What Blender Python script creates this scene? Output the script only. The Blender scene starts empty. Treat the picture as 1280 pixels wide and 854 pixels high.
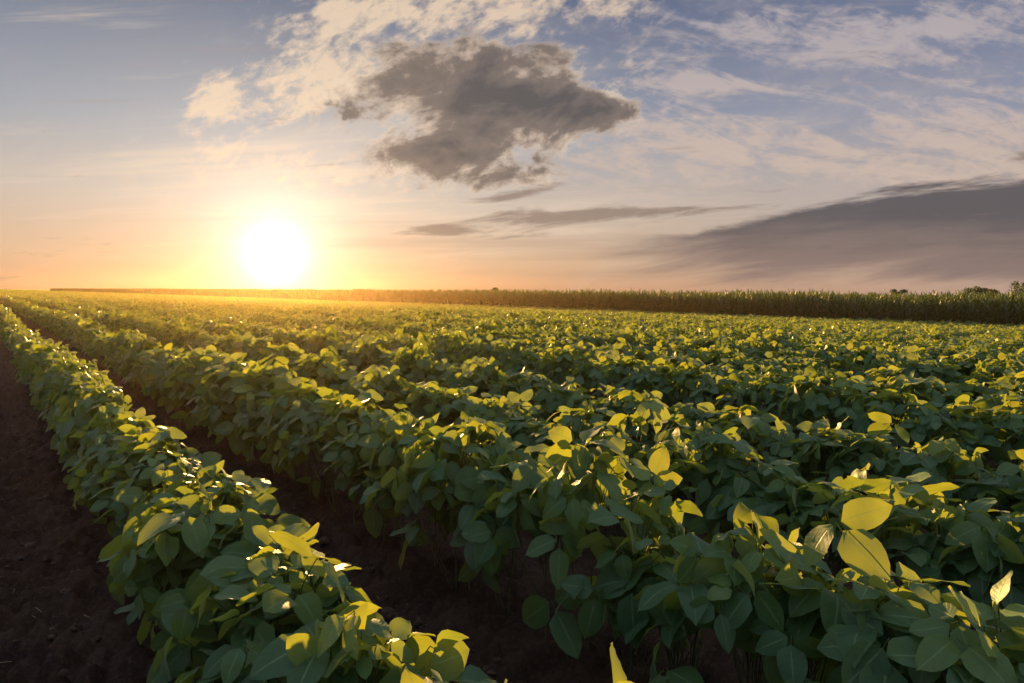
import bpy, math, random, bmesh
import numpy as np
from mathutils import Matrix, Vector
random.seed(3); rng=np.random.default_rng(11)
scene=bpy.context.scene
scene.view_settings.view_transform='Standard'
try: scene.view_settings.look='None'
except Exception: pass
scene.view_settings.exposure=0
F=853.0
TH=math.radians(38.0); CT,ST=math.cos(TH),math.sin(TH)
CAMH=1.15
SP=.88; P1=.52
def w2(p,t): return (p*CT-t*ST, p*ST+t*CT)
def sstep(x):
    x=np.clip(x,0,1); return x*x*(3-2*x)
def terr(p): return -1.0*sstep((np.asarray(p,float)-2.0)/43.0)
col=scene.collection
def link(o,parent=None):
    col.objects.link(o)
    if parent: o.parent=parent
    return o
def empty(name):
    e=bpy.data.objects.new(name,None); col.objects.link(e); e.empty_display_size=.1; return e

# ---------------- node helpers
class NT:
    def __init__(s,nt): s.nt=nt; s.n=nt.nodes; s.l=nt.links
    def node(s,t,**k):
        x=s.n.new(t)
        for a,b in k.items(): setattr(x,a,b)
        return x
    def put(s,sock,v):
        if isinstance(v,bpy.types.NodeSocket): s.l.new(v,sock)
        else:
            if hasattr(sock,'default_value'):
                try: sock.default_value=v
                except Exception: sock.default_value=(*v,1) if len(v)==3 else v
    def m(s,op,a,b=None,c=None,clamp=False):
        x=s.node('ShaderNodeMath',operation=op,use_clamp=clamp)
        s.put(x.inputs[0],a)
        if b is not None: s.put(x.inputs[1],b)
        if c is not None: s.put(x.inputs[2],c)
        return x.outputs[0]
    def comb(s,a,b,c=0.0):
        x=s.node('ShaderNodeCombineXYZ')
        for i,v in enumerate((a,b,c)): s.put(x.inputs[i],v)
        return x.outputs[0]
    def sep(s,v):
        x=s.node('ShaderNodeSeparateXYZ'); s.put(x.inputs[0],v); return x.outputs
    def noise(s,vec,scale=1.0,detail=6,rough=.55,dist=0.0):
        x=s.node('ShaderNodeTexNoise'); s.put(x.inputs['Vector'],vec)
        x.inputs['Scale'].default_value=scale; x.inputs['Detail'].default_value=detail
        x.inputs['Roughness'].default_value=rough; x.inputs['Distortion'].default_value=dist
        return x.outputs[0]
    def mix(s,f,a,b,bt='MIX'):
        x=s.node('ShaderNodeMix',data_type='RGBA',blend_type=bt); x.clamp_factor=True
        s.put(x.inputs[0],f)
        for i,v in ((6,a),(7,b)):
            if isinstance(v,bpy.types.NodeSocket): s.l.new(v,x.inputs[i])
            else: x.inputs[i].default_value=(v[0],v[1],v[2],1)
        return x.outputs[2]
    def ramp(s,f,stops,interp='LINEAR'):
        x=s.node('ShaderNodeValToRGB'); s.put(x.inputs[0],f)
        cr=x.color_ramp; cr.interpolation=interp
        while len(cr.elements)<len(stops): cr.elements.new(.5)
        for e,(p,c) in zip(cr.elements,stops):
            e.position=p; e.color=(c[0],c[1],c[2],1) if not isinstance(c,(int,float)) else (c,c,c,1)
        return x.outputs[0]
    def ss(s,x,a,b):
        mr=s.node('ShaderNodeMapRange',interpolation_type='SMOOTHSTEP')
        s.put(mr.inputs[0],x); mr.inputs[1].default_value=a; mr.inputs[2].default_value=b
        mr.inputs[3].default_value=0; mr.inputs[4].default_value=1
        return mr.outputs[0]
def newmat(name):
    mt=bpy.data.materials.new(name); mt.use_nodes=True; mt.node_tree.nodes.clear(); return mt,NT(mt.node_tree)

# ---------------- WORLD
SUNX,SUNY=-295.0,44.0
sund=Vector((SUNX,F,SUNY)).normalized()
sun_el=math.asin(sund.z); sun_az=math.atan2(sund.x,sund.y)
world=bpy.data.worlds.new("World"); scene.world=world; world.use_nodes=True
world.node_tree.nodes.clear(); W=NT(world.node_tree)
tc=W.node('ShaderNodeTexCoord'); D=tc.outputs['Generated']
dx,dy,dz=W.sep(D)
yy=W.m('MAXIMUM',dy,.15)
X=W.m('MULTIPLY',W.m('DIVIDE',dx,yy),F); Y=W.m('MULTIPLY',W.m('DIVIDE',dz,yy),F)
def blob(u,v,ru,rv,rot=0,k=1.0):
    c,s_=math.cos(math.radians(rot)),math.sin(math.radians(rot))
    a=W.m('SUBTRACT',X,u-640.0); b=W.m('SUBTRACT',Y,365.0-v)
    p=W.m('ADD',W.m('MULTIPLY',a,c/ru),W.m('MULTIPLY',b,s_/ru))
    q=W.m('ADD',W.m('MULTIPLY',a,-s_/rv),W.m('MULTIPLY',b,c/rv))
    r=W.m('ADD',W.m('MULTIPLY',p,p),W.m('MULTIPLY',q,q))
    e=W.m('EXPONENT',W.m('MULTIPLY',r,-1.0))
    return e if k==1.0 else W.m('MULTIPLY',e,k)
def addl(l):
    r=l[0]
    for x in l[1:]: r=W.m('ADD',r,x)
    return r
def nz(sx,sy,rot=0,off=0.0,detail=8,rough=.58,dist=0.0,amp=1.0):
    c,s_=math.cos(math.radians(rot)),math.sin(math.radians(rot))
    p=W.m('ADD',W.m('MULTIPLY',X,c/sx),W.m('MULTIPLY',Y,s_/sx))
    q=W.m('ADD',W.m('MULTIPLY',X,-s_/sy),W.m('MULTIPLY',Y,c/sy))
    return W.m('MULTIPLY',W.m('SUBTRACT',W.noise(W.comb(p,q,off),1.0,detail,rough,dist),.5),amp)
dot=W.node('ShaderNodeVectorMath',operation='DOT_PRODUCT'); W.put(dot.inputs[0],D); dot.inputs[1].default_value=sund
om=W.m('SUBTRACT',1.0,dot.outputs['Value'])
def glow(deg):
    s_=math.radians(deg)**2/2
    return W.m('EXPONENT',W.m('MULTIPLY',om,-1.0/s_))
el=W.m('MULTIPLY',W.m('ARCSINE',dz),180/math.pi)
e01=W.m('DIVIDE',el,90.0,clamp=True)
def st(l): return [(d/90.0,c) for d,c in l]
away=W.ramp(e01,st([(0,(.47,.32,.245)),(3,(.52,.385,.305)),(8,(.44,.37,.35)),(13,(.25,.27,.37)),(23,(.11,.14,.25)),(40,(.30,.34,.45)),(90,(.56,.60,.66))]))  # overhead stops of both ramps, out of view, brightened as added fill light
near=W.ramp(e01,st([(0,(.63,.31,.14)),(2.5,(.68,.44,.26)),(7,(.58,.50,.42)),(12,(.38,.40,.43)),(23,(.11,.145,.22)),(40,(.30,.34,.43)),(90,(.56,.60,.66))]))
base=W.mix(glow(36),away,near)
def addc(a,f,c): return W.mix(1.0,a,W.mix(f,(0,0,0),c),'ADD')
base=addc(base,glow(17),(.10,.085,.07))
n_f=nz(22,13,rot=20,off=9.1,detail=4,rough=.6,dist=.2,amp=2.2)
n_h=nz(300,90,rot=14,off=12.3,detail=7,rough=.6,dist=.5,amp=3.0)
hm=addl([blob(900,170,420,90,6,.5),blob(350,190,320,60,4,.5),blob(600,60,300,60,8,.3)])
hd=W.ss(addl([hm,n_h,W.m('MULTIPLY',n_f,.25)]),0.0,1.3)
base=W.mix(W.m('MULTIPLY',hd,.5),base,W.mix(glow(30),(.50,.42,.40),(.70,.60,.50)))
n_c=nz(80,42,rot=24,off=3.1,detail=7,rough=.64,dist=.3,amp=3.8)
cm=addl([blob(395,85,140,44,30),blob(270,130,42,38,0,.8),blob(600,18,200,34,0),blob(480,110,130,36,10,.8),blob(720,85,80,20,0,.6),blob(420,240,180,24,0,.55),blob(300,205,170,22,0,.4),blob(800,130,70,30,0,.4)])
cd=W.ss(addl([W.m('MULTIPLY',cm,1.0),n_c,n_f]),.25,1.45)
c1=W.mix(W.m('MULTIPLY',cd,W.m('MINIMUM',W.m('MULTIPLY',cm,2.2),.90)),base,W.mix(glow(30),(.70,.53,.41),(.86,.67,.48)))
n_w=nz(150,36,rot=-12,off=5.7,detail=8,rough=.66,dist=.6,amp=4.4)
wm=addl([blob(1060,55,290,60,6),blob(1010,195,310,42,-4),blob(1240,150,160,50,10,1.0),blob(880,109,95,9,-3,1.2),blob(780,200,130,40,0,.7)])
wd=W.ss(addl([W.m('MULTIPLY',wm,.8),n_w,W.m('MULTIPLY',n_f,.5)]),.2,1.25)
c2=W.mix(W.m('MULTIPLY',wd,W.m('MINIMUM',W.m('MULTIPLY',wm,1.6),.82)),c1,W.mix(W.ss(Y,150,320),(.62,.48,.40),(.50,.43,.43)))
n_v=nz(330,22,rot=3,off=1.7,detail=7,rough=.6,dist=.3,amp=3.4)
vm=addl([blob(620,255,400,55),blob(200,230,260,45,0,.5)])
vd=W.ss(W.m('ADD',W.m('MULTIPLY',vm,.6),n_v),.2,1.3)
c3=W.mix(W.m('MULTIPLY',vd,.65),c2,W.mix(glow(28),(.64,.48,.37),(.86,.70,.52)))
n_b=nz(420,14,rot=1,off=4.4,detail=5,rough=.55,dist=.2,amp=3.0)
bm_=W.ss(W.m('ADD',blob(820,320,420,28,0,.8),n_b),.2,1.3)
c3=W.mix(W.m('MULTIPLY',bm_,.45),c3,(.40,.28,.22))
n_s=nz(240,34,rot=8,off=7.7,detail=8,rough=.62,dist=.4,amp=1.0)
edge=W.m('ADD',Y,W.m('MULTIPLY',n_s,80.0))
topl=W.m('ADD',W.m('MULTIPLY',W.m('SUBTRACT',X,180.0),.165),80.0)
upper=W.ss(W.m('SUBTRACT',topl,edge),-2,12)
lower=W.ss(edge,4,40)
xr=W.ss(W.m('ADD',X,W.m('MULTIPLY',n_s,260.0)),90,290)
sd=W.m('MULTIPLY',W.m('MULTIPLY',upper,lower),xr)
c4=W.mix(W.m('MULTIPLY',sd,.94),c3,W.mix(W.ss(W.m('ADD',edge,W.m('MULTIPLY',n_b,14.0)),35,105),(.24,.175,.16),(.095,.087,.10)))
n_t=nz(100,15,rot=6,off=2.7,detail=7,rough=.62,dist=.3,amp=3.0)
tm=addl([blob(710,272,135,13,4,1.1),blob(560,291,80,9,-2,.8),blob(870,262,110,6,2,.8),blob(1275,195,45,7,6,1.0),blob(650,243,50,8,12,1.0),blob(30,322,40,5,0,.6)])
td=W.ss(W.m('ADD',tm,n_t),.35,1.1)
c5=W.mix(W.m('MULTIPLY',td,.85),c4,(.27,.20,.165))
n_d=nz(95,58,rot=14,off=2.15,detail=9,rough=.64,dist=.4,amp=2.9)
dm=addl([blob(595,138,125,58,-4,1.05),blob(720,140,90,24,-4,.85),blob(565,205,80,30,8,.85),blob(460,125,85,24,18,.6),blob(600,75,90,24,0,.45),blob(660,225,60,14,10,.4)])
dd=addl([W.m('MULTIPLY',dm,1.05),n_d,W.m('MULTIPLY',n_f,.35)])
da=W.m('MULTIPLY',W.ss(dd,.22,.66),W.ss(dm,.06,.3))
n_i=nz(60,34,rot=10,off=21.0,detail=6,rough=.6,dist=.3,amp=1.3)
dcol=W.ramp(W.m('MULTIPLY',W.m('ADD',dd,n_i),.5),[(.10,(.86,.70,.52)),(.25,(.54,.42,.33)),(.42,(.21,.165,.14)),(.75,(.10,.088,.09))])
c6=W.mix(W.m('MULTIPLY',da,.95),c5,dcol)
c7=addc(c6,glow(12),(.09,.08,.06))
c7=addc(c7,glow(6.5),(.14,.17,.16))
c7=addc(c7,glow(3.8),(.30,.33,.34))
c7=addc(c7,glow(1.9),(.8,.8,.8))
sky=W.node('ShaderNodeTexSky'); sky.sky_type='NISHITA'; sky.sun_disc=False
sky.sun_elevation=sun_el; sky.sun_rotation=sun_az
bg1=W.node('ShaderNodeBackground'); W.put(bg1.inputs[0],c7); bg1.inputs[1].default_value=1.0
bg2=W.node('ShaderNodeBackground'); W.put(bg2.inputs[0],sky.outputs[0]); bg2.inputs[1].default_value=.004
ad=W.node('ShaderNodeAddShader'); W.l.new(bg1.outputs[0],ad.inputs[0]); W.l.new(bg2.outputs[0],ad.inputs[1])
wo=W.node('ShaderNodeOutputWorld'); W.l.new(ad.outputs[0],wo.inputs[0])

sl=bpy.data.lights.new("sun","SUN"); sl.energy=12; sl.angle=math.radians(.8); sl.color=(1,.56,.18)
sv_=Vector((SUNX,F,80.0)).normalized()
so=link(bpy.data.objects.new("sun",sl)); so.rotation_euler=sv_.to_track_quat('Z','Y').to_euler()

# ---------------- materials
def leaf_mat(name,dark,lite,under,trans,tf=.35,rough=.42,vs=.6,sheen=.3):
    mt,N=newmat(name)
    at=N.node('ShaderNodeAttribute',attribute_name='lf'); u,v,t=N.sep(at.outputs['Vector'])
    au=N.m('ABSOLUTE',u)
    fr=N.m('FRACT',N.m('MULTIPLY',N.m('SUBTRACT',v,N.m('MULTIPLY',N.m('POWER',au,1.4),.22)),7.0))
    tri=N.m('ABSOLUTE',N.m('SUBTRACT',fr,.5))
    sv=N.m('MULTIPLY',N.ss(tri,.43,.5),.4)
    mr=N.m('SUBTRACT',1.0,N.ss(au,.02,.08))
    vein=N.m('MAXIMUM',sv,mr)
    g=N.node('ShaderNodeNewGeometry')
    pn=N.noise(g.outputs['Position'],9.0,3,.6)
    bl=N.noise(g.outputs['Position'],120.0,3,.6)
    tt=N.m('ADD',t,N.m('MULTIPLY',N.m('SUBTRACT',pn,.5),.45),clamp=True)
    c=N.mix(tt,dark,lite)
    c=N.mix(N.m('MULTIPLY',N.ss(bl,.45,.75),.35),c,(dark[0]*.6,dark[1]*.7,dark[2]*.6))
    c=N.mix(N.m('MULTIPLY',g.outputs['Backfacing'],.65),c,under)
    c=N.mix(N.m('MULTIPLY',vein,vs),c,(lite[0]*1.2,lite[1]*1.25,lite[2]*2.4))
    c=N.mix(N.m('MULTIPLY',N.ss(N.m('ADD',bl,N.m('MULTIPLY',N.m('ADD',au,v),.10)),.80,.86),.6),c,(.30,.20,.06))
    bs=N.node('ShaderNodeBsdfPrincipled'); N.put(bs.inputs['Base Color'],c)
    N.put(bs.inputs['Roughness'],N.m('ADD',rough-.06,N.m('MULTIPLY',bl,.2)))
    bs.inputs['Specular IOR Level'].default_value=.5
    bs.inputs['Sheen Weight'].default_value=sheen; bs.inputs['Sheen Roughness'].default_value=.4
    bs.inputs['Sheen Tint'].default_value=(.9,1,.8,1)
    bp=N.node('ShaderNodeBump'); bp.inputs['Strength'].default_value=.3; bp.inputs['Distance'].default_value=.003
    N.put(bp.inputs['Height'],N.m('ADD',N.m('ADD',N.m('MULTIPLY',vein,-.5),N.m('MULTIPLY',tri,-.3)),N.m('MULTIPLY',bl,.5)))
    N.l.new(bp.outputs[0],bs.inputs['Normal'])
    tcx=N.mix(tt,trans,(trans[0]*1.6,trans[1]*1.3,trans[2]))
    tcx=N.mix(N.m('MULTIPLY',vein,.35),tcx,(trans[0]*.5,trans[1]*.6,trans[2]))
    tr=N.node('ShaderNodeBsdfTranslucent'); N.put(tr.inputs[0],tcx)
    ms=N.node('ShaderNodeMixShader'); ms.inputs[0].default_value=tf
    N.l.new(bs.outputs[0],ms.inputs[1]); N.l.new(tr.outputs[0],ms.inputs[2])
    o=N.node('ShaderNodeOutputMaterial'); N.l.new(ms.outputs[0],o.inputs[0])
    return mt
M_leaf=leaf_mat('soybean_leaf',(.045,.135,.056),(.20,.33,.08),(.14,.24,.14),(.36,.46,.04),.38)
M_corn=leaf_mat('corn_leaf',(.022,.066,.018),(.075,.14,.03),(.04,.09,.025),(.11,.18,.025),.25,.45,.2,0)
def simple(name,c1_,c2_,scale,rough=.8):
    mt,N=newmat(name); g=N.node('ShaderNodeNewGeometry')
    n=N.noise(g.outputs['Position'],scale,5,.6)
    bs=N.node('ShaderNodeBsdfPrincipled'); N.put(bs.inputs['Base Color'],N.mix(N.ss(n,.3,.7),c1_,c2_))
    bs.inputs['Roughness'].default_value=rough; bs.inputs['Specular IOR Level'].default_value=.25
    o=N.node('ShaderNodeOutputMaterial'); N.l.new(bs.outputs[0],o.inputs[0]); return mt
M_stem=simple('soybean_stem',(.08,.13,.04),(.15,.18,.06),30)
M_clod=simple('soil_clod',(.045,.028,.021),(.11,.07,.052),40,.95)
M_straw=simple('straw',(.30,.22,.13),(.42,.34,.22),20)
M_bark=simple('bark',(.05,.035,.025),(.09,.07,.05),4)
M_soil,N=newmat('soil')
g=N.node('ShaderNodeNewGeometry'); P=g.outputs['Position']
na=N.noise(P,3.0,6,.65); nb=N.noise(P,60.0,6,.7); nc=N.noise(P,300.0,3,.6)
c=N.mix(N.ss(na,.3,.7),(.046,.029,.022),(.090,.056,.042))
c=N.mix(N.m('MULTIPLY',N.ss(nb,.45,.8),.7),c,(.17,.112,.086))
ln=N.node('ShaderNodeVectorMath',operation='LENGTH'); N.put(ln.inputs[0],P)
nd=N.noise(P,.01,4,.6)
c=N.mix(N.ss(ln.outputs['Value'],300,420),c,N.mix(N.ss(nd,.4,.6),(.07,.10,.03),(.13,.14,.045)))
bs=N.node('ShaderNodeBsdfPrincipled'); N.put(bs.inputs['Base Color'],c); bs.inputs['Roughness'].default_value=.95; bs.inputs['Specular IOR Level'].default_value=.2
bp=N.node('ShaderNodeBump'); bp.inputs['Strength'].default_value=1.0; bp.inputs['Distance'].default_value=.015
N.put(bp.inputs['Height'],N.m('ADD',nb,N.m('MULTIPLY',nc,.4))); N.l.new(bp.outputs[0],bs.inputs['Normal'])
o=N.node('ShaderNodeOutputMaterial'); N.l.new(bs.outputs[0],o.inputs[0])

# ---------------- mesh util
def mkmesh(name,V,Q,lf=None,mats=(),mi=None,smooth=True):
    V=np.asarray(V,np.float32); Q=np.asarray(Q,np.int32); k=Q.shape[1]
    me=bpy.data.meshes.new(name)
    me.vertices.add(len(V)); me.vertices.foreach_set('co',V.ravel())
    me.loops.add(Q.size); me.loops.foreach_set('vertex_index',Q.ravel())
    me.polygons.add(len(Q)); me.polygons.foreach_set('loop_start',np.arange(0,Q.size,k,dtype=np.int32))
    try: me.polygons.foreach_set('loop_total',np.full(len(Q),k,np.int32))
    except Exception: pass
    for m in mats: me.materials.append(m)
    if mi is not None: me.polygons.foreach_set('material_index',np.asarray(mi,np.int32))
    me.polygons.foreach_set('use_smooth',np.full(len(Q),smooth))
    if lf is not None:
        a=me.attributes.new('lf','FLOAT_VECTOR','POINT'); a.data.foreach_set('vector',np.asarray(lf,np.float32).ravel())
    me.update(calc_edges=True); me.validate(); return me
def nrm(a): return a/np.maximum(np.linalg.norm(a,axis=-1,keepdims=True),1e-9)
def leaflets(P,Fd,Nn,S,tint,nv,nu,wr=.34,fold=.28,droop=.24,rip=.035):
    k=len(P)
    Fd=nrm(Fd); B=nrm(np.cross(Fd,Nn)); Nn=np.cross(B,Fd)
    v=np.linspace(0,1,nv); u=np.linspace(-1,1,nu)
    w=(v**.5)*((1-v)**.75); w/=((.4**.5)*(.6**.75)); w=np.maximum(w,.015)
    if nv==3: w=np.array([.15,1,.1])
    if nv==2: w=np.array([.6,.6])
    U,Vv=np.meshgrid(u,v); Wg=w[:,None]*np.ones_like(U)
    U=U.ravel(); Vv=Vv.ravel(); Wg=Wg.ravel()
    wrv=(wr*rng.uniform(.82,1.12,k))[:,None]
    fo=(fold*rng.uniform(-.2,1.5,k))[:,None]; dr=(droop*rng.uniform(-.2,2.0,k))[:,None]
    ph=rng.uniform(0,6.28,k)[:,None]
    x=U*Wg*wrv; y=Vv-dr*dr*Vv**2*.5
    z=fo*np.abs(U)*Wg*wrv*(1-.4*np.abs(U)) - dr*Vv**2 + rip*np.sin(ph+Vv*9+U*2)*np.abs(U)+.02*np.sin(ph*2+Vv*5)
    S=S[:,None]
    V=P[:,None,:]+Fd[:,None,:]*(y*S)[...,None]+B[:,None,:]*(x*S)[...,None]+Nn[:,None,:]*(z*S)[...,None]
    n=nv*nu
    q=[]
    for i in range(nv-1):
        for j in range(nu-1):
            a=i*nu+j; q.append((a,a+1,a+nu+1,a+nu))
    q=np.array(q)
    Q=(q[None]+ (np.arange(k)*n)[:,None,None]).reshape(-1,4)
    lf=np.stack([np.broadcast_to(U,(k,n)),np.broadcast_to(Vv,(k,n)),np.broadcast_to(tint[:,None],(k,n))],-1)
    return V.reshape(-1,3),Q,lf.reshape(-1,3)
def tubes(A,Bp,ra,rb,mid=None):
    k=len(A)
    if mid is None: mid=(A+Bp)/2
    d=nrm(Bp-A); ref=np.where(np.abs(d[:,2:3])>.9,np.array([[1,0,0.]]),np.array([[0,0,1.]]))
    e1=nrm(np.cross(d,ref)); e2=np.cross(d,e1)
    rings=[]
    for pt,r in ((A,ra),(mid,(ra+rb)/2),(Bp,rb)):
        for a in (0,2.094,4.189):
            rings.append(pt+(e1*math.cos(a)+e2*math.sin(a))*r)
    V=np.stack(rings,1).reshape(-1,3)
    q=[]
    for i in range(2):
        for j in range(3):
            q.append((i*3+j,i*3+(j+1)%3,(i+1)*3+(j+1)%3,(i+1)*3+j))
    Q=(np.array(q)[None]+(np.arange(k)*9)[:,None,None]).reshape(-1,4)
    return V,Q
def rowseg(name,L,dens,nv,nu,size,stems=True,rows=1,HW=.205,H=.57):
    Vs=[];Qs=[];Ls=[];Ms=[];off=0
    def push(V,Q,lf,mi,r):
        nonlocal off
        V[:,0]+=r*SP
        Vs.append(V);Qs.append(Q+off);Ls.append(lf if lf is not None else np.zeros((len(V),3)));Ms.append(np.full(len(Q),mi));off+=len(V)
    for r in range(rows):
        k=int(dens*L)
        y=rng.uniform(0,L,k)
        npl=max(2,int(L/.17)); py=np.linspace(0,L,npl,endpoint=False)+rng.uniform(-.03,.03,npl)
        ph=rng.normal(0,.055,npl); pw=rng.uniform(.70,1.28,npl); px=rng.normal(0,.025,npl)
        idx=np.abs(y[:,None]-py[None]).argmin(1)
        y=.3*y+.7*(py[idx]+rng.normal(0,.08,k))
        phi=np.radians(rng.triangular(-125,0,125,k))
        rr=1-np.abs(rng.normal(0,.26,k)); rr=np.clip(rr,.25,1.05)
        zc=.32
        cp=np.cos(phi)
        x=np.sin(phi)*HW*pw[idx]*rr*np.where(cp<0,1-.6*np.abs(cp),1)+px[idx]
        z=zc+cp*np.where(cp>0,H-zc,zc-.02)*rr+ph[idx]*(cp>0)
        em=rng.random(k)<.07
        z=z+em*rng.uniform(.01,.09,k)*(cp>.6)
        P=np.stack([x,y,z],-1)
        az=rng.uniform(0,2*np.pi,k)
        out=np.stack([np.sin(phi),np.zeros(k),np.zeros(k)],-1)
        hd=nrm(np.stack([np.cos(az),np.sin(az),np.zeros(k)],-1)*.9+out*.9)
        tilt=np.radians(rng.normal(-14,24,k)-34*(np.abs(np.sin(phi))))
        up=rng.random(k)<.10; tilt=np.where(up,np.radians(rng.uniform(20,70,k)),tilt)
        Fd=nrm(hd*np.cos(tilt)[:,None]+np.array([0,0,1.])*np.sin(tilt)[:,None])
        Nn=np.array([0,0,1.])*np.cos(tilt)[:,None]-hd*np.sin(tilt)[:,None]
        side=np.cross(Fd,Nn); roll=np.radians(rng.normal(0,28,k))[:,None]
        Nn=nrm(Nn*np.cos(roll)+side*np.sin(roll)); side=np.cross(Fd,Nn)
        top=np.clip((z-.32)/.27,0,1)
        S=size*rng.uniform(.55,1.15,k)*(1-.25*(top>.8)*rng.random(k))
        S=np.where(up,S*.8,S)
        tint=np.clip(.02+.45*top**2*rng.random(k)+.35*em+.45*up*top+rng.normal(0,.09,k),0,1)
        for a,isl in ((0,0),(1.25,1),(-1.25,1)):
            a=a+rng.normal(0,.15,k)
            f2=Fd*np.cos(a)[:,None]+side*np.sin(a)[:,None]
            n2=Nn+rng.normal(0,.22,(k,3))
            if isl:
                f2=nrm(f2-Nn*rng.uniform(-.1,.6,(k,1))); base_=P+f2*(.01)
            else: base_=P+Fd*(S*.22)[:,None]
            V,Q,lf=leaflets(base_,f2,n2,S*(1 if not isl else .92),tint,nv,nu)
            push(V,Q,lf,0,r)
        if stems:
            sx=np.clip(x*.25,-.05,.05)
            A=np.stack([sx,py[idx],np.clip(z-.22,.03,.5)],-1)
            mid=(A+P)/2+np.array([0,0,.03])
            V,Q=tubes(A,P,.0018,.0013,mid); push(V,Q,None,1,r)
            V,Q=tubes(P,P+Fd*(S*.23)[:,None],.0011,.0009); push(V,Q,None,1,r)
            A=np.stack([rng.normal(0,.015,npl),py,np.full(npl,-.03)],-1); Bq=A+np.stack([rng.normal(0,.03,npl),rng.normal(0,.02,npl),np.full(npl,.45)],-1)
            V,Q=tubes(A,Bq,.0045,.002); push(V,Q,None,1,r)
    return mkmesh(name,np.concatenate(Vs),np.concatenate(Qs),np.concatenate(Ls),(M_leaf,M_stem),np.concatenate(Ms))
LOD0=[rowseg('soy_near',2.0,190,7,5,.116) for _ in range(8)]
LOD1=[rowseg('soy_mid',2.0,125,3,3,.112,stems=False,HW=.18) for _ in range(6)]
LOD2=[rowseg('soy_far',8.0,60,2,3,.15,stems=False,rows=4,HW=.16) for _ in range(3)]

field=empty('soybean_field')
rowE={}
for i in (0,1,2,3): rowE[i]=empty('soybean_row')
def place(me,p,t,sx=1,sz=1,par=field,tilt=0,flip=False):
    x,y=w2(p,t)
    o=bpy.data.objects.new('plants',me); col.objects.link(o); o.parent=par
    M=Matrix.Translation((x,y,float(terr(p))))@Matrix.Rotation(TH,4,'Z')@Matrix.Rotation(tilt,4,'Y')
    if flip: M=M@Matrix.Translation((0,2.0,0))@Matrix.Rotation(math.pi,4,'Z')
    o.matrix_local=M@Matrix.Diagonal((sx,1,sz,1)); return o
def insec(p,t,lim,near):
    x,y=w2(p,t); d=math.hypot(x,y)
    if d<near: return True
    return abs(math.degrees(math.atan2(x,y)))<lim
cnt=0; BW=4*SP
for kb in range(-14,13):
    for tb in range(-5,70):
        pc=P1+kb*BW+1.3; tcn=tb*8+4.0
        x,y=w2(pc,tcn); d=math.hypot(x,y)
        if d>60:
            if not insec(pc,tcn,44,0) : continue
            if P1+kb*BW>43: continue
            sl_=float((terr(pc+1.5)-terr(pc-1.5))/3)
            place(random.choice(LOD2),P1+kb*BW,tb*8,1,random.uniform(.95,1.06),tilt=-math.atan(sl_)); cnt+=1
        else:
            for r in range(4):
                i=kb*4+r
                if i==-1: continue
                p=P1+i*SP
                if p>44.6: continue
                for s_ in range(4):
                    t=tb*8+s_*2
                    if not insec(p,t+1,50,5.5): continue
                    xx,y2=w2(p,t+1); dd_=math.hypot(xx,y2)
                    me=random.choice(LOD0 if dd_<10 else LOD1)
                    hs=1.0+.06*math.sin(t*.35+i*1.7)+random.uniform(-.06,.06)
                    ws=random.uniform(.90,1.08)
                    pp=p
                    if i==0: hs*=.93; ws*=.84
                    if i==1: pp+=.02
                    place(me,pp,t,ws,hs,rowE.get(i,field),flip=random.random()<.5); cnt+=1
print('soy instances',cnt)

# ---------------- corn
def cornseg(name,L,rows,step=.2):
    P0=[];Fd=[];S=[];A=[];B=[];t_=[]
    for r in range(rows):
        y=0
        while y<L:
            x=r*.75+random.gauss(0,.03); h=random.uniform(1.6,2.25)*(1-.02*r); yy_=y+random.gauss(0,.03)
            A.append((x,yy_,0)); B.append((x,yy_,h*.88))
            n=11; a0=random.uniform(0,3.14)
            for j in range(n):
                f=j/(n-1); zz=h*(.15+.72*f)
                a=a0+math.pi*(j%2)+random.gauss(0,.35)
                e=math.radians(random.uniform(38,60)+26*f)
                P0.append((x,yy_,zz)); Fd.append((math.cos(a)*math.cos(e),math.sin(a)*math.cos(e),math.sin(e)))
                S.append(random.uniform(.55,.85)*(1-.45*f*f)); t_.append(random.uniform(-.2,.4)+.8*f**3)
            y+=step*random.uniform(.8,1.3)
    P0=np.array(P0);Fd=np.array(Fd);S=np.array(S)
    Nn=nrm(np.array([0,0,1.])-Fd*Fd[:,2:3])
    V,Q,lf=leaflets(P0,Fd,Nn,S,np.clip(np.array(t_),0,1),6,3,wr=.08,fold=.4,droop=.40,rip=.01)
    V2,Q2=tubes(np.array(A),np.array(B),.014,.006)
    return mkmesh(name,np.concatenate([V,V2]),np.concatenate([Q,Q2+len(V)]),np.concatenate([lf,np.zeros((len(V2),3))]),(M_corn,M_stem),np.concatenate([np.zeros(len(Q)),np.ones(len(Q2))]))
CS=[cornseg('corn_seg',6.0,4) for _ in range(4)]
corn=empty('corn_field')
for b in range(4):
    for tb in range(-8,110):
        p=45.8+b*3; t=tb*6
        if not insec(p,t+3,46,0): continue
        if b>1 and tb>60: continue
        place(random.choice(CS),p,t,1,random.uniform(1.03,1.18),corn)

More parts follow.
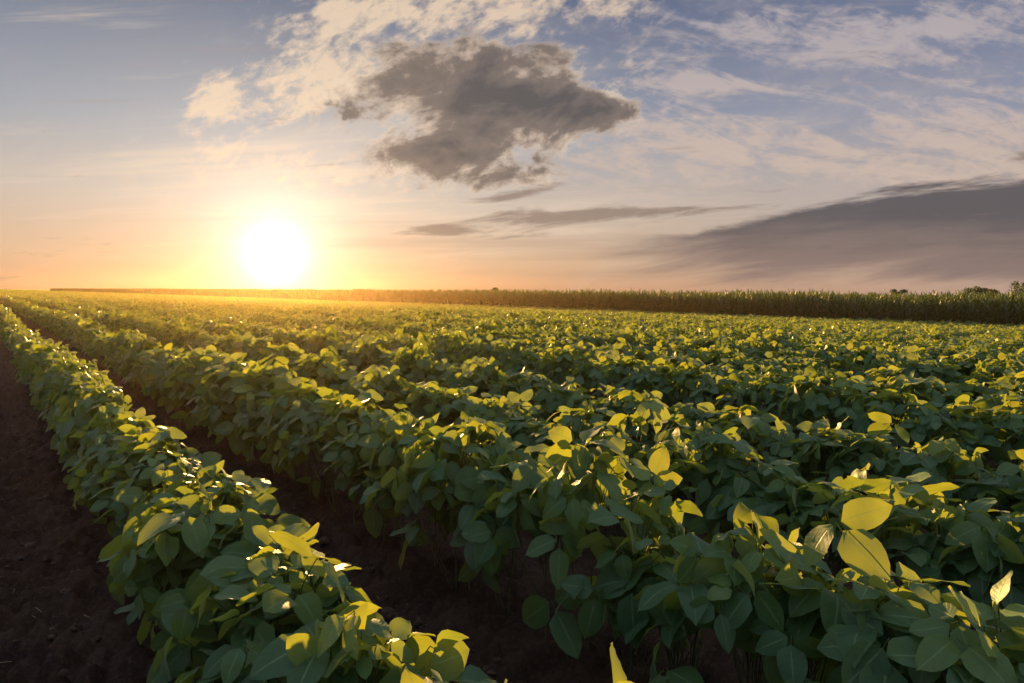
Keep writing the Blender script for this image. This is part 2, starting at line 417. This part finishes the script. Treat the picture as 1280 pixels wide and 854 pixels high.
# ---------------- ground
def vnoise(x,y,seed=0):
    xi=np.floor(x).astype(np.int64); yi=np.floor(y).astype(np.int64); fx=x-xi; fy=y-yi
    fx=fx*fx*(3-2*fx); fy=fy*fy*(3-2*fy)
    def h(a,b):
        n=(a*374761393+b*668265263+seed*974711)&0xffffffff
        n=((n^(n>>13))*1274126177)&0xffffffff
        return ((n^(n>>16))&0xffff)/65535.0
    return (h(xi,yi)*(1-fx)+h(xi+1,yi)*fx)*(1-fy)+(h(xi,yi+1)*(1-fx)+h(xi+1,yi+1)*fx)*fy
def grow(start,step,end,g_=1.12):
    l=[start];s_=step
    while l[-1]<end: s_*=g_; l.append(l[-1]+s_)
    return l
pc=np.arange(-1.2,1.6,.012)
ps=np.array([-q for q in grow(1.2+.02,.02,6000,1.16)][::-1]+list(pc)+[q for q in grow(1.61,.02,3.0,1.1)]+list(np.arange(4,47,1.0))+grow(48,2,6000,1.25))
tcv=np.arange(-.5,6,.012)
ts=np.array([-q for q in grow(.52,.03,6000,1.16)][::-1]+list(tcv)+grow(6.02,.016,6000,1.03))
PP,TT=np.meshgrid(ps,ts)
Z=terr(PP)
fine=np.exp(-np.maximum(0,np.hypot(PP,TT)-8)/8)
def clump(x,y,s,seed):
    X_=x/s; Y_=y/s; xi=np.floor(X_); yi=np.floor(Y_); out=np.zeros_like(X_)
    def hh(a,b,q):
        n=(a.astype(np.int64)*73856093+b.astype(np.int64)*19349663+(seed*7+q)*83492791)&0xffffffff
        n=((n^(n>>13))*1274126177)&0xffffffff
        return ((n^(n>>16))&0xffff)/65535.0
    for dx_ in (-1,0,1):
        for dy_ in (-1,0,1):
            a=xi+dx_; b=yi+dy_
            cx=a+.15+.7*hh(a,b,1); cy=b+.15+.7*hh(a,b,2); rr_=.25+.5*hh(a,b,3)**2
            d2=((X_-cx)**2+(Y_-cy)**2)/rr_**2
            out=np.maximum(out,np.sqrt(np.maximum(0,1-d2))*rr_)
    return out*s
def fbm(x,y):
    return (vnoise(x*5,y*5,1)-.5)*.044+(vnoise(x*14,y*14,2)-.5)*.034+clump(x,y,.095,1)*.75+clump(x+3,y+1,.045,2)*.85+(vnoise(x*60,y*60,4)-.5)*.012-.02
Z=Z+fbm(PP,TT)*fine
Z=Z+np.cos((PP-P1)/SP*2*np.pi)*.02*((PP<45)&(PP>.0))
lane=sstep((PP+.62)/.06)*(1-sstep((PP-.16)/.06))
q_=(TT+np.abs(PP+.26)*.55)/.15
lug=sstep((np.cos(q_*2*np.pi)-.0)/.6)
Z=Z+lane*(-.040+lug*.055+(vnoise(TT*1.3,PP*2,9)-.5)*.02)*fine
V=np.stack([PP*CT-TT*ST,PP*ST+TT*CT,Z],-1).reshape(-1,3)
nx=len(ps);ny=len(ts)
I=(np.arange(ny-1)[:,None]*nx+np.arange(nx-1)[None]).ravel()
Q=np.stack([I,I+1,I+nx+1,I+nx],-1)
link(bpy.data.objects.new('ground',mkmesh('ground',V,Q,mats=(M_soil,))))

bm=bmesh.new(); bmesh.ops.create_icosphere(bm,subdivisions=2,radius=1)
iv=np.array([v.co[:] for v in bm.verts]); it=np.array([[v.index for v in f.verts] for f in bm.faces]); bm.free()
Vs=[];Ts=[];off=0
for i in range(2400):
    p=random.choice([random.uniform(.65,1.2),random.uniform(.65,1.2),random.uniform(-.9,.3)]); t=random.uniform(0,1)**1.5*9+.1
    s_=min(.030,.0065*math.exp(random.gauss(0,.6))+.002)
    jit=1+ .6*(vnoise(iv[:,0]*1.7+i*3.1+50,iv[:,1]*1.7+iv[:,2]*1.3+50,5)-.5)+.35*(vnoise(iv[:,0]*4+i+50,iv[:,2]*4+iv[:,1]*3+50,6)-.5)
    v=iv*jit[:,None]*s_*np.array([random.uniform(.8,1.4),random.uniform(.8,1.3),random.uniform(.6,.9)])
    x,y=w2(p,t); v=v+np.array([x,y,float(terr(p))+.002+s_*.2+float(fbm(np.array([p]),np.array([t]))[0])])
    Vs.append(v);Ts.append(it+off);off+=len(v)
link(bpy.data.objects.new('soil_clods',mkmesh('clods',np.concatenate(Vs),np.concatenate(Ts),mats=(M_clod,),smooth=False)))
k=320
p=np.where(rng.random(k)<.6,rng.uniform(.65,1.2,k),rng.uniform(-.8,.3,k)); t=rng.uniform(0,1,k)**1.5*7+.2
A=np.stack([p*CT-t*ST,p*ST+t*CT,fbm(p,t)+.014],-1); a=rng.uniform(0,6.28,k); l=rng.uniform(.01,.05,k)
Bq=A+np.stack([np.cos(a)*l,np.sin(a)*l,rng.uniform(-.004,.008,k)],-1)
V,Q=tubes(A,Bq,.0011,.0008)
link(bpy.data.objects.new('straw_litter',mkmesh('straw',V,Q,mats=(M_straw,))))

# ---------------- distant trees
def tree(u,dist,h,wd,seed):
    r=np.random.default_rng(seed)
    az=math.atan((u-640)/F); x,y=dist*math.sin(az),dist*math.cos(az); z0=-1.0
    e=empty('tree'); e.location=(x,y,z0)
    A=[(0,0,-.2)];B=[(0,0,h*.55)]
    for i in range(8):
        a=r.uniform(0,6.28); z=h*r.uniform(.2,.5); A.append((0,0,z)); B.append((math.cos(a)*wd*.35,math.sin(a)*wd*.35,z+h*r.uniform(.15,.35)))
    V,Q=tubes(np.array(A,float),np.array(B,float),.16,.05)
    link(bpy.data.objects.new('trunk',mkmesh('trunk',V,Q,mats=(M_bark,))),e)
    cl=[(r.normal(0,wd*.22),r.normal(0,wd*.22),h*r.uniform(.35,.85),r.uniform(.12,.25)*wd) for _ in range(14)]
    Pn=[]
    for c in cl:
        n=r.normal(0,1,(110,3)); n=nrm(n)*r.uniform(.5,1.05,(110,1)); Pn.append(np.array(c[:3])+n*c[3]*np.array([1,1,.8]))
    Pn=np.concatenate(Pn); k=len(Pn)
    V,Q,lf=leaflets(Pn,nrm(r.normal(0,1,(k,3))),nrm(r.normal(0,1,(k,3))),np.full(k,.38),r.uniform(0,.2,k),3,3)
    link(bpy.data.objects.new('crown',mkmesh('crown',V,Q,lf,(M_corn,))),e)
tree(1281,230,6.6,8,1); tree(1224,240,5.1,6,2); tree(1236,245,4.6,4,5); tree(1120,300,4.6,5,3); tree(618,320,4.4,3.5,4)

# ---------------- scatter box added to imitate the sun's lens glare over the field
M_h,N=newmat('haze')
vs_=N.node('ShaderNodeVolumeScatter'); vs_.inputs['Color'].default_value=(1,.70,.38,1)
vs_.inputs['Density'].default_value=.00062; vs_.inputs['Anisotropy'].default_value=.84
o=N.node('ShaderNodeOutputMaterial'); N.l.new(vs_.outputs[0],o.inputs['Volume'])
hb=np.array([(x,y,z) for x in (-90,70) for y in (-15,55) for z in (-3,2.0)],float)
link(bpy.data.objects.new('glare_volume',mkmesh('haze',hb,np.array([(0,1,3,2),(4,6,7,5),(0,4,5,1),(2,3,7,6),(0,2,6,4),(1,5,7,3)]),mats=(M_h,),smooth=False)))

# ---------------- camera
cd_=bpy.data.cameras.new('camera'); cd_.lens=24; cd_.sensor_width=36; cd_.clip_start=.02; cd_.clip_end=20000
co=link(bpy.data.objects.new('camera',cd_))
pitch=math.atan(62/F)
co.matrix_world=Matrix.Translation((0,0,CAMH))@Matrix.Rotation(math.pi/2-pitch,4,'X')@Matrix.Rotation(math.radians(.4),4,'Z')
scene.camera=co
